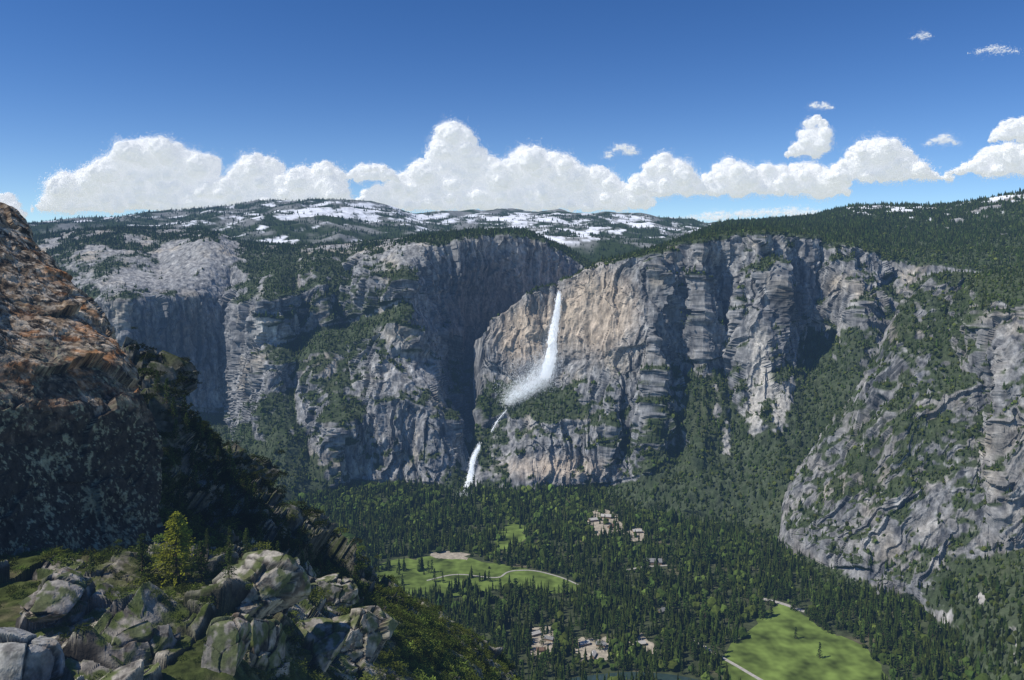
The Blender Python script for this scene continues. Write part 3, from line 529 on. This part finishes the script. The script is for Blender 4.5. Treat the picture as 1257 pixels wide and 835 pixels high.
# ---- foreground trees
HERO=conifer_meshes(300,30,13,16,.30,S1([.255,.27,.03]),.014,.15)
hp=findG(216,708); plant('pine_tree',HERO,hp,84/F*hp[1],.3,'yellow green young pine standing out against the dark crag','tree',None,1.25)
for x,y,h,k,lab in ((176,702,52,0,'small dark conifer just left of the yellow green pine'),(248,710,50,1,'dark conifer close to the right of the yellow green pine'),(283,708,38,2,'lone little conifer on the brushy shelf right of the pine'),(112,704,26,3,'tiny conifer at the foot of the dark crag'),(440,728,34,1,'small conifer on the crest by the blocky boulder')):
    p=findG(x,y); plant('conifer_tree',MID[k],p,h/F*p[1],k,lab,'tree',None,1.2)
k=0
for x0,y0 in ((196,480),(205,500),(214,508),(228,520),(236,535),(246,540),(258,555),(262,580),(272,566),(281,575),(290,592),(284,610),(300,600),(306,616),(314,622),(322,640),(310,650),(330,645),(338,660),(346,672),(352,690),(362,682),(372,690),(384,700),(396,708),(408,712),(240,600),(225,570),(262,640),(290,660),(240,650),(215,610),(452,735),(470,745),(492,755),(515,768),(548,790),(300,630),(276,620),(255,610),(320,670),(340,690),(220,540),(235,570),(250,585),(270,600),(210,570),(225,630),(250,665),(275,670),(305,680),(205,650)):
    k+=1; p=findG(x0+rng.normal(0,3),y0+rng.normal(0,4)); plant('conifer_tree',MID[k%4],p-S1([0,0,.2]),(20+14*rng.random())*(1 if x0<420 else .7)/F*p[1],k,'dark conifer on the shaded slope beyond the crag','tree','conifers on the shaded slope beyond the crag',.9+.3*rng.random())
# ---------------------------------------------------------------- waterfalls
QB=PB[30:].reshape(-1,3); QC=PC[42:].reshape(-1,3); Q=np.concatenate([QB,QC]); qx,qy=proj(Q)
def front(x,y,rad=5):
    m=((qx-x)**2+(qy-y)**2)<rad*rad; return Q[m,1].min()
def fall(name,pts,off,label,mist,nk=6000,gap=0.):
    root=tag(empty(name,at(pts[-1][0],pts[-1][1],front(pts[-1][0],pts[-1][1])-off)),label,'waterfall')
    T=np.array(pts,float); t=np.linspace(0,1,len(T)); tt=np.linspace(0,1,90); x,y,w=[np.interp(tt,t,T[:,k]) for k in range(3)]
    Y=np.array([front(a,b) for a,b in zip(x,y)]); Y=smooth(Y,5,0,2)-off; inv=S1(root.location[:])
    P0=at(x,y,Y); nu=11; u=np.linspace(-1,1,nu); ww=(w*Y/F*.5)
    wn=ww*(1+1.6*gap*fbm(P0/14,2)) if gap else ww
    P=P0[:,None]+np.stack([u[None]*wn[:,None],-(1-u[None]**2)*ww[:,None]*.5,0*u[None]+0*ww[:,None]],-1)
    nz=fbm(P*S1([1/6,1/6,1/45]),3); P=P+np.stack([nz*ww[:,None]*.45,-np.abs(nz)*ww[:,None]*.7,0*nz],-1)
    link('water',make_mesh('water',P-inv,gridfaces(90,nu),M_fall),root)
    k=rng.integers(0,90,nk); sg=np.stack([ww[k]*.55+.6,ww[k]*.4+1,8+0*ww[k]],-1); c0=P0[k]+rng.normal(size=(nk,3))*sg-S1([0,4,0])
    a=rng.normal(size=(nk,3,3))*S1([.9,.9,2.6]); V=(c0[:,None]+a).reshape(-1,3)-inv; Vs=[V]
    for mx,my,sx,sy,n in mist:
        Ym=front(mx,my,9)-off-4; c0=at(mx,my,Ym)+rng.normal(size=(n,3))*(S1([sx,0,sy])*Ym/F+S1([0,8,0])); Vs.append((c0[:,None]+rng.normal(size=(n,3,3))*1.0).reshape(-1,3)-inv)
    V=np.concatenate(Vs); link('spray',make_mesh('spray',V,np.arange(len(V)).reshape(-1,3),M_fall,None,False),root)
fall('waterfall',[(686,360,3.5),(685,372,5.5),(683,388,8),(680,404,10),(678,420,11.5),(676,436,13),(673,450,14),(669,464,12)],9,'tall white upper waterfall dropping from the notch in the cliff',[(666,458,9,9,6000),(657,469,10,7,6000),(645,478,9,6,5600),(633,486,7,4.5,3400),(624,493,5,3.5,1300),(674,444,8,10,3400),(650,462,17,12,3200),(640,480,16,9,2400)],9000)
fall('waterfall',[(622,503,1.2),(616,510,1.6),(611,516,1.5),(607,523,1.3),(603,530,1.)],6,'thin broken cascade between the upper and the lower fall',[],240,.9)
fall('waterfall',[(589,547,2),(584,555,4),(580,566,5.5),(578,580,6.5),(575,594,7.5),(571,613,8)],8,'short lower waterfall at the foot of the cliff',[(571,610,5,3.5,1300)],3800,.4)
# ---------------------------------------------------------------- clouds
SV3,SF3=ico(3); SV4,SF4=ico(4)
def flakes(c0,nrm,s):
    n=len(c0); q=nrm+rng.normal(size=(n,3))*.45; q/=np.linalg.norm(q,axis=1)[:,None]; t1=np.cross(q,rng.normal(size=(n,3))); t1/=np.linalg.norm(t1,axis=1)[:,None]+1e-9; t2=np.cross(q,t1)
    s=np.broadcast_to(s,(n,))[:,None]*(.6+.8*rng.random((n,1)))
    return np.stack([c0+s*t1,c0+s*(-.5*t1+.87*t2),c0+s*(-.5*t1-.87*t2)],1).reshape(-1,3)
def cloud(Y,prof,bas,label,wisp=0.,dens=15.,rmax=17.):
    p=np.array(prof,float); x0,x1=p[0,0],p[-1,0]; Vs=[];Fs=[];off=0; k=Y/F; spots=[]
    top=lambda x: np.interp(x,p[:,0],p[:,1])
    n=max(5,int((x1-x0)/6.))
    for i in range(n):
        x=x0+(x1-x0)*(i+rng.random())/n; h=max(bas-top(x),2.); r=max(min(h*.5,rmax,4+.38*h*rng.random()**.9),1.5)
        y=max(top(x)+r*1.1,top(max(x-.75*r,x0))+.5*r,top(min(x+.75*r,x1))+.5*r)+2.; y=min(y,bas-.15*r); spots.append((x,y,r,0))
        for c in range(8):
            a=rng.random()*6.28; e=math.asin(-.35+1.35*rng.random()); d=S1([math.cos(a)*math.cos(e),math.sin(a)*math.cos(e),math.sin(e)]); r2=r*(.22+.34*rng.random())
            if r2>.8: spots.append((x+d[0]*r*.9,y-d[2]*r*.82,r2,d[1]*r*.9))
    if not wisp:
        for x in np.arange(x0+3,x1-2,7.):
            h=bas-top(x)
            if h>14:
                for y in np.arange(top(x)+h*.45,bas-2,8.): spots.append((x,y,min(9.,h*.28),0))
    zb=at(0,bas,Y)[2]
    def flat(q,jit):
        z0=zb+k*8*perlin(np.stack([q[:,0]/(26*k),q[:,1]/(26*k),0*q[:,0]],-1))
        q[:,2]=np.where(q[:,2]<z0,z0+.6*(q[:,2]-z0)+k*jit,q[:,2]); return q
    for x,y,r,dy in spots:
        c0=at(x,y,Y)+S1([0,dy*k+rng.normal(0,.5)*r*k,0])
        bump=lambda w: 1+.50*fbm(w/(11*k),3,.6)
        if not wisp and r>2:
            sv,sf=(SV4,SF4) if r>8 else (SV3,SF3); w=sv*r*k+c0; v=sv*r*k*.82*bump(w)[:,None]*S1([1.08,1,.92])+c0
            Vs.append(flat(v,fbm(v/(14*k),2)*6)); Fs.append(sf+off); off+=len(v)
        m=int((dens if not wisp else wisp*3)*r*r)+8; d=rng.normal(size=(m,3)); d/=np.linalg.norm(d,axis=1)[:,None]; w=d*r*k+c0
        R=.80+(.36+1.3*np.clip(fbm(w/(7*k)+9,2),0,1))*rng.random(m)**1.5 if not wisp else 1.5*np.abs(rng.normal(0,.55,m))
        q=d*(r*k*R*bump(w))[:,None]*(S1([1.08,1,.92]) if not wisp else S1([1.5,1,.8]))+c0
        if wisp: q=q+S1([1.3,0,.9])*(r*k*1.1*fbm(q/(6*k),3))[:,None]
        else: q=flat(q,rng.normal(0,2.5,m))
        f=flakes(q,d,k*(.5 if not wisp else .3)); Vs.append(f); Fs.append(np.arange(len(f)).reshape(-1,3)+off); off+=len(f)
    V=np.concatenate(Vs); ctr=V.mean(0); o=link('cloud',make_mesh('cloud',V-ctr,np.concatenate(Fs),M_cloud)); o.location=ctr; tag(o,label,'cloud')
cloud(21000,[(40,254),(60,240),(75,212),(100,204),(125,203),(140,188),(155,170),(170,168),(190,173),(205,163),(220,177),(232,190),(245,182),(262,196),(275,228),(285,208),(300,194),(312,186),(330,184),(342,206),(352,220),(362,198),(378,205),(395,195),(410,200),(420,222),(432,246)],258,'large white cumulus bank at the left above the range')
cloud(21500,[(418,216),(435,205),(455,196),(475,202),(490,216)],221,'small flat cumulus between the left and middle cloud banks',0,16)
cloud(22000,[(438,244),(455,228),(475,222),(500,210),(515,195),(528,183),(538,160),(548,147),(562,146),(576,160),(586,183),(600,188),(615,202),(628,186),(640,180),(660,177),(675,190),(690,182),(702,194),(715,214),(735,198),(755,218),(780,230),(805,244)],257,'tall towering white cumulus in the middle above the waterfall')
cloud(21500,[(755,240),(785,210),(800,190),(820,186),(838,198),(860,220),(885,197),(905,190),(920,212),(945,194),(962,210),(985,193),(1000,205),(1020,204),(1042,222)],238,'long lumpy cumulus right of the towering one')
cloud(20500,[(1015,216),(1035,190),(1055,173),(1080,166),(1105,177),(1120,192),(1140,207),(1172,215)],220,'wedge shaped cumulus at the right with a trailing tail',0,16)
cloud(19500,[(1160,211),(1195,194),(1215,178),(1240,173),(1290,180)],214,'cumulus cut by the right edge just above the ridge',0,16)
cloud(19000,[(964,187),(980,172),(988,148),(1003,139),(1016,150),(1012,178)],191,'small upright cloud tuft above the long cumulus',0,22,6.)
cloud(18000,[(994,128),(1005,120),(1024,130)],133,'tiny wisp of cloud above the upright tuft',7)
cloud(18000,[(746,184),(760,171),(780,180)],194,'small ragged cloud puff alone over the middle right',9,12,6.)
cloud(18000,[(1138,172),(1158,161),(1177,172)],178,'small oval cloud near the upper right ridge clouds',7)
cloud(18500,[(1216,168),(1235,146),(1285,132)],172,'cloud puff cut by the right edge in mid sky',0,22,9.)
cloud(17000,[(1188,64),(1215,52),(1244,57)],66,'thin wispy cloud high at the upper right',2.)
cloud(17000,[(1118,44),(1130,35),(1143,42)],47,'tiny thin wisp high left of the upper right wisp',2.)
cloud(21000,[(-40,245),(5,233),(18,240),(26,258)],264,'cloud edge peeping out behind the crag at the left')
cloud(24000,[(815,268),(870,257),(930,254),(985,250),(1015,262)],272,'low thin cloud behind the forested plateau skyline',3)
# ---------------------------------------------------------------- camera, sky, sun
cam=bpy.data.cameras.new('Camera'); co=bpy.data.objects.new('Camera',cam); C.objects.link(co); co.location=(0,0,CZ); co.rotation_euler=(math.pi/2,0,0)
cam.sensor_width=36; cam.lens=36*F/1257; cam.shift_y=-(417.5-HY)/1257; cam.clip_start=.5; cam.clip_end=120000
bpy.context.scene.camera=co
Sd=Vector((-.75,-.25,.96)).normalized(); el=math.asin(Sd.z); az=math.atan2(Sd.x,Sd.y)
sun=bpy.data.lights.new('Sun','SUN'); sun.energy=5.0; sun.angle=math.radians(.5); sun.color=(1,.955,.87)
so=bpy.data.objects.new('Sun',sun); C.objects.link(so); so.rotation_euler=(-Sd).to_track_quat('-Z','Y').to_euler()
w=bpy.data.worlds.new('World'); bpy.context.scene.world=w; w.use_nodes=True; nt=w.node_tree; nt.nodes.clear(); N=nt.nodes; LK=nt.links
sk=N.new('ShaderNodeTexSky'); sk.sky_type='NISHITA'; sk.sun_disc=False; sk.sun_elevation=el; sk.sun_rotation=az; sk.altitude=2500; sk.air_density=1.; sk.dust_density=1.; sk.ozone_density=3.
hs=N.new('ShaderNodeVectorMath'); hs.operation='MULTIPLY'; hs.inputs[1].default_value=(.44,.85,1.34)
bg=N.new('ShaderNodeBackground'); bg.inputs[1].default_value=.08; ow=N.new('ShaderNodeOutputWorld')
LK.new(sk.outputs[0],hs.inputs[0]); LK.new(hs.outputs[0],bg.inputs[0])
# pale haze low over the horizon
tc=N.new('ShaderNodeTexCoord'); sx=N.new('ShaderNodeSeparateXYZ'); LK.new(tc.outputs['Generated'],sx.inputs[0])
ab=N.new('ShaderNodeMath'); ab.operation='MAXIMUM'; ab.inputs[1].default_value=0; LK.new(sx.outputs['Z'],ab.inputs[0])
mm=N.new('ShaderNodeMath'); mm.operation='MULTIPLY'; mm.inputs[1].default_value=-14; LK.new(ab.outputs[0],mm.inputs[0])
ex=N.new('ShaderNodeMath'); ex.operation='EXPONENT'; LK.new(mm.outputs[0],ex.inputs[0])
b2=N.new('ShaderNodeBackground'); b2.inputs[0].default_value=(.46,.50,.38,1); LK.new(ex.outputs[0],b2.inputs[1])
ad=N.new('ShaderNodeAddShader'); LK.new(bg.outputs[0],ad.inputs[0]); LK.new(b2.outputs[0],ad.inputs[1]); LK.new(ad.outputs[0],ow.inputs[0])
sc=bpy.context.scene; sc.view_settings.view_transform='Standard'; sc.view_settings.look='None'; sc.view_settings.exposure=0
